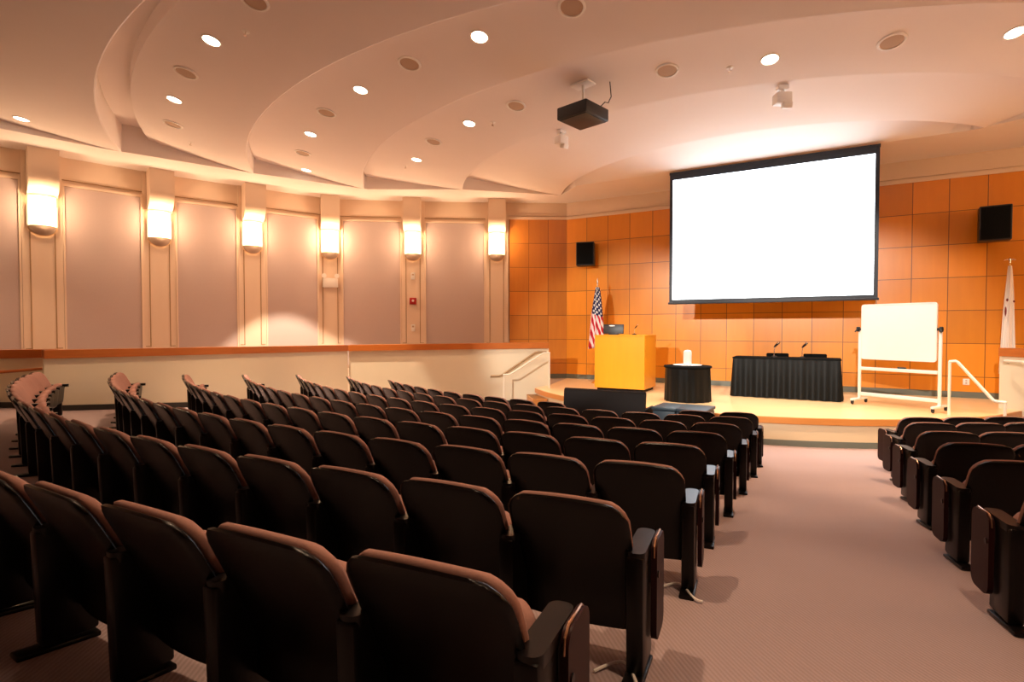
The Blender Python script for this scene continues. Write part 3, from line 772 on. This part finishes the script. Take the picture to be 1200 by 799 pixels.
# power cables curled at the feet of the aisle chairs
for k, lab in ((2, 'pale cable loop on the floor by the aisle chair in the seventh row'), (3, 'pale cable loop on the floor by the aisle chair in the sixth row')):
    R = RR[k]; b = new(); pts = []
    for j in range(15):
        f = j / 14; xx = -.82 + .26 * f; yy = CY - math.sqrt(R * R - (xx - CX) ** 2) + .10 + .10 * math.sin(f * 5); pts.append((xx, yy, floor_at(xx, yy) + .012 + .015 * math.sin(f * PI)))
    tube(b, pts, .007, 6); tag(finish('power_cable', b, M['white_plastic']), lab, 'cable')

# ------------------------------------------------------------------ fixtures on the ceiling
def aim(o, d): o.rotation_euler = Vector(d).to_track_quat('-Z', 'Y').to_euler()
def spot(name, loc, d, energy, size, blend=.6, color=(1, .72, .45), radius=.06):
    l = bpy.data.lights.new(name, 'SPOT'); l.energy = energy; l.spot_size = size; l.spot_blend = blend; l.color = color; l.shadow_soft_size = radius
    o = bpy.data.objects.new(name, l); COL.objects.link(o); o.location = loc; aim(o, d); return o
WARM = (1.0, .67, .42)
def fixture(name, label, cat, x, y, kind, group):
    p, n = ceil_hit(x, y)
    t = thing(name, label, cat, p, 0, group)
    t.rotation_euler = (-n).to_track_quat('Z', 'Y').to_euler()
    if kind == 'lamp':
        b = new(); lathe(b, [(.104, .02), (.104, -.002), (.110, -.010), (.126, -.008), (.130, .004), (.130, .02)], seg=32); finish('trim_ring', b, M['white_paint'], t)
        b = new(); lathe(b, [(0, -.004), (.104, -.004), (.104, .008), (0, .008)], seg=32); finish('lamp_lens', b, M['lamp_glow'], t)
    elif kind == 'speaker':
        b = new(); lathe(b, [(.135, .02), (.135, -.006), (.14, -.018), (.165, -.014), (.172, .004), (.172, .02)], seg=32); finish('trim_ring', b, M['white_paint'], t)
        b = new(); lathe(b, [(0, -.012), (.10, -.011), (.137, -.006), (.137, .004), (0, .004)], seg=32); finish('grille', b, M['grille'], t)
    elif kind == 'sprinkler':
        b = new(); lathe(b, [(0, -.004), (.045, -.004), (.05, .0), (.05, .01), (0, .01)], seg=20); finish('escutcheon', b, M['white_paint'], t)
        b = new(); lathe(b, [(0, -.06), (.022, -.06), (.022, -.055), (.008, -.05), (.008, 0), (0, 0)], seg=12); finish('sprinkler_head', b, M['chrome'], t)
    return t, p, n
LAMPS = [(-7.18, 4.42, 'lit recessed downlight in the upper left, largest on the left half'), (-9.55, 5.22, 'lit recessed downlight beside the curved edge above the second corbel'),
         (-12.59, 4.2, 'dim recessed downlight at the far left edge above the first corbel'), (-8.79, 7.4, 'lit recessed downlight above and left of the third corbel, inner of a pair'),
         (-10.85, 9.0, 'lit recessed downlight close above the emergency light corbel'), (-6.47, 6.44, 'lit recessed downlight midway between left wall and projector, second band'),
         (-8.03, 9.7, 'small lit recessed downlight above the fire alarm corbel'), (-5.75, 8.47, 'lit recessed downlight left of the projector on its band'),
         (-3.95, 6.06, 'large lit recessed downlight at the top, behind the projector'), (-.67, 8.44, 'lit recessed downlight above the white ceiling camera'), (2.12, 9.36, 'lit recessed downlight at the upper right edge')]
for x, y, lab in LAMPS:
    t, p, n = fixture('recessed_downlight', lab, 'downlight', x, y, 'lamp', 'recessed downlights')
    if y == 9.0: spot('downlight_beam', (p.x + .08, p.y - .12, p.z - .06), (0, 0, -1), 2600, math.radians(64), .2, (1, .80, .60), .03)
    else: spot('downlight_beam', (p.x, p.y, p.z - .06), (0, 0, -1), (900 if x > -1 else 480) if x > -12 else 220, math.radians(70), .45, WARM)
SPK = [(-5.89, 4.16, 'largest round ceiling speaker at the top left edge'), (-2.64, 6.07, 'round ceiling speaker at the top edge above the projector'), (-5.22, 6.16, 'round beige ceiling speaker left of the large top downlight'),
       (-4.58, 8.17, 'round beige ceiling speaker just left of the projector'), (-2.01, 8.11, 'round white-rimmed ceiling speaker right of the projector'), (.76, 8.77, 'round white-rimmed ceiling speaker right of the ceiling camera'),
       (-8.4, 4.77, 'round ceiling speaker below the upper left downlight'), (-10.72, 5.83, 'small round ceiling speaker near the left curved edge'), (-7.68, 6.82, 'round ceiling speaker left of the second-band downlight'),
       (-9.87, 8.1, 'small round ceiling speaker between the paired downlights on the left'), (-6.96, 8.95, 'small round ceiling speaker above the last downlight before the stage')]
for x, y, lab in SPK: fixture('ceiling_speaker', lab, 'speaker', x, y, 'speaker', 'round ceiling speakers')
for x, y, lab in [(-1.19, 8.4, 'tiny sprinkler head left of the downlight above the ceiling camera'), (-8.6, 10.0, 'tiny sprinkler head near the fire alarm corbel'), (-11.3, 6.5, 'tiny sprinkler head near the left curved edge'),
                  (-6.51, 4.47, 'tiny sprinkler head below the top left speaker'), (-5.28, 8.55, 'tiny sprinkler head beside the projector band downlight')]:
    fixture('sprinkler', lab, 'sprinkler', x, y, 'sprinkler', 'ceiling sprinklers')

# ---- projector on its ceiling pole
px_, py_ = -3.27, 7.96; p, n = ceil_hit(px_, py_)
pz = 5.14
t = thing('ceiling_projector', 'black projector hanging on a white pole from the ceiling', 'projector', (px_, py_, pz), math.radians(-14))
b = new(); box(b, (0, 0, .14), (.56, .60, .19), bev=.02, seg=3); box(b, (0, -.0, .045), (.50, .54, .03), bev=.01); finish('housing', b, M['black_metal'], t)
b = new(); box(b, (-.05, .05, .25), (.30, .34, .06), bev=.02); finish('top_cover', b, M['black_metal'], t)
b = new(); lathe(b, [(0, 0), (.07, 0), (.07, .05), (.055, .06), (0, .05)], seg=20)
for v in b.verts: v.co = (v.co.x, .30 + v.co.z, .15 + v.co.y)
finish('lens', b, M['steel'], t)
b = new(); tube(b, [(0, 0, .26), (0, 0, p.z - pz - .02)], .022); finish('pole', b, M['white_paint'], t)
b = new(); box(b, (0, 0, p.z - pz - .02), (.34, .22, .03), bev=.005); finish('mounting_plate', b, M['white_paint'], t)
b = new(); tube(b, [(.22, .12, .22), (.30, .16, .30), (.36, .16, .27), (.40, .18, .36), (.36, .2, p.z - pz)], .008, 6); finish('cable', b, M['black_metal'], t)

# ---- white ceiling cameras
def camera_unit(x, y, z, label, s=1.0, yaw=.5):
    p, n = ceil_hit(x, y); z = p.z
    t = thing('ceiling_camera', label, 'camera', (x, y, z), yaw, 'white ceiling cameras')
    b = new(); box(b, (0, 0, -.035 * s), (.16 * s, .12 * s, .07 * s), bev=.008); tube(b, [(0, 0, -.07 * s), (0, 0, -.13 * s)], .03 * s); finish('mount', b, M['white_plastic'], t)
    b = new(); box(b, (0, 0, -.21 * s), (.24 * s, .20 * s, .17 * s), bev=.02); finish('housing', b, M['white_plastic'], t)
    b = new(); box(b, (.06 * s, -.03 * s, -.32 * s), (.14 * s, .13 * s, .10 * s), bev=.02, rx=.3); finish('lens_block', b, M['white_plastic'], t)
camera_unit(-.59, 9.75, 5.7, 'white ceiling camera unit left of the screen top, below a downlight')
camera_unit(-4.5, 9.85, 5.7, 'pale ceiling camera unit below and left of the projector', .95, 1.2)
t = thing('ceiling_sensor', 'small flat white sensor box on the ceiling above the screen', 'sensor', (-2.4, 11.5, ceil_hit(-2.4, 11.5)[0].z), .4)
b = new(); box(b, (0, 0, -.03), (.24, .16, .06), bev=.01); finish('sensor_body', b, M['white_plastic'], t)
b = new(); lathe(b, [(0, -.085), (.03, -.08), (.04, -.06), (0, -.06)], seg=16); finish('sensor_dome', b, M['grille'], t)

# ---- devices on the pilasters and the stage wall
def on_pil(i, z, build, name, label, cat):
    d = seg_dir(i); n = Vector((d.y, -d.x)); q = Vector(WL[i]) + n * .08
    t = thing(name, label, cat, (q.x, q.y, z), rz_of(d.x, d.y)); build(t)
def em(t):
    b = new(); box(b, (0, -.05, 0), (.40, .10, .26), bev=.015); finish('housing', b, M['white_plastic'], t)
    for s in (-1, 1):
        b = new(); lathe(b, [(0, 0), (.05, 0), (.065, .09), (0, .09)], seg=16)
        for v in b.verts: v.co = (s * .17 + v.co.x, -.05 - v.co.z * .9, .19 + v.co.y)
        tube(b, [(s * .17, -.05, .12), (s * .17, -.05, .18)], .015); finish('lamp_head', b, M['white_plastic'], t)
on_pil(5, 3.24, em, 'emergency_light', 'white twin-head emergency light box on a pilaster', 'emergency light')
def alarm(t):
    b = new(); box(b, (0, -.03, 0), (.19, .06, .19), bev=.01); finish('housing', b, M['red_plastic'], t)
    b = new(); lathe(b, [(0, 0), (.035, 0), (.03, .015), (0, .02)], seg=14)
    for v in b.verts: v.co = (v.co.x, -.06 - v.co.z, v.co.y + .01)
    finish('strobe_lens', b, M['white_plastic'], t)
on_pil(6, 2.74, alarm, 'fire_alarm', 'small red fire alarm with white lens on a pilaster', 'fire alarm')
def th1(t):
    b = new(); box(b, (0, -.02, 0), (.11, .04, .20), bev=.01); finish('cover', b, M['white_plastic'], t)
    b = new(); box(b, (0, -.043, .04), (.06, .008, .05)); finish('display', b, M['grille'], t, smooth=False)
on_pil(6, 3.46, th1, 'thermostat', 'small white wall unit above the red fire alarm', 'thermostat')
on_pil(6, 1.97, th1, 'wall_control', 'small white wall control below the red fire alarm', 'control')
t = thing('wall_outlet', 'small white outlet plate low on the panelled wall near the stair rail', 'outlet', (2.66, V - .03, .83))
b = new(); box(b, (0, -.006, 0), (.11, .012, .13), bev=.004); finish('plate', b, M['white_plastic'], t)
b = new(); box(b, (0, -.014, .025), (.03, .006, .03)); box(b, (0, -.014, -.025), (.03, .006, .03)); finish('socket', b, M['grille'], t, smooth=False)

# ------------------------------------------------------------------ light
for q, n in SCL:
    for dz, en in ((.40, 48), (.12, 12)):
        l = bpy.data.lights.new('sconce_bulb', 'POINT'); l.energy = en; l.color = (1, .64, .38); l.shadow_soft_size = .08
        o = bpy.data.objects.new('sconce_bulb', l); COL.objects.link(o); o.location = (q.x + n.x * .30, q.y + n.y * .30, 4.09 + dz)
# the mirrored sconces and the downlights of the part of the hall behind and beside the camera
for x, y in [(2 * AX - x, y) for x, y in (WL[3], WL[4], WL[5], WL[6])]:
    l = bpy.data.lights.new('sconce_bulb', 'POINT'); l.energy = 120; l.color = (1, .62, .32); l.shadow_soft_size = .15
    o = bpy.data.objects.new('sconce_bulb', l); COL.objects.link(o); o.location = (x - .5, y - .4, 4.5)
for x, y in [(4.5, 7.5), (5.5, 10.2), (.9, 1.6), (4.8, 5.0), (-2.2, 2.6)]:
    p, n = ceil_hit(x, y); spot('downlight_beam', (p.x, p.y, p.z - .06), (0, 0, -1), 480, math.radians(76), .5, WARM)
# stage lighting: unseen spots behind the camera, unseen downlights over the stage
for x, tx in ((-5.2, -4.9), (-2.6, -2.2), (.2, .6)):
    spot('stage_spot', (x, -2.0, 5.3), (tx - x, 15.6, 1.25 - 5.3), 4900, math.radians(23.5), .5, (1, .93, .84), .08)
for x, y in ((-4.6, 11.5), (-2.2, 10.9), (.0, 11.0), (1.6, 11.9)):
    p, n = ceil_hit(x, y); spot('stage_downlight', (x, y, p.z - .08), (0, .12, -1), 480, math.radians(80), .6, (1, .90, .76), .06)

w = bpy.data.worlds.new('hall_air'); scn.world = w; w.use_nodes = True
w.node_tree.nodes['Background'].inputs[0].default_value = (1, .8, .65, 1); w.node_tree.nodes['Background'].inputs[1].default_value = .03

# ------------------------------------------------------------------ camera
cam = bpy.data.cameras.new('camera'); cam.sensor_width = 36; cam.lens = 36 * 636 / 1200
co = bpy.data.objects.new('camera', cam); COL.objects.link(co); co.location = (0, 0, EYE)
co.rotation_euler = (PI / 2 - math.atan(15 / 636), 0, YAW); cam.clip_start = .05
scn.camera = co
scn.view_settings.view_transform = 'Standard'; scn.view_settings.look = 'None'
scn.view_settings.exposure = 0.0; scn.view_settings.gamma = 1; scn.view_settings.use_curve_mapping = False
scn.cycles.max_bounces = 10; scn.cycles.diffuse_bounces = 6
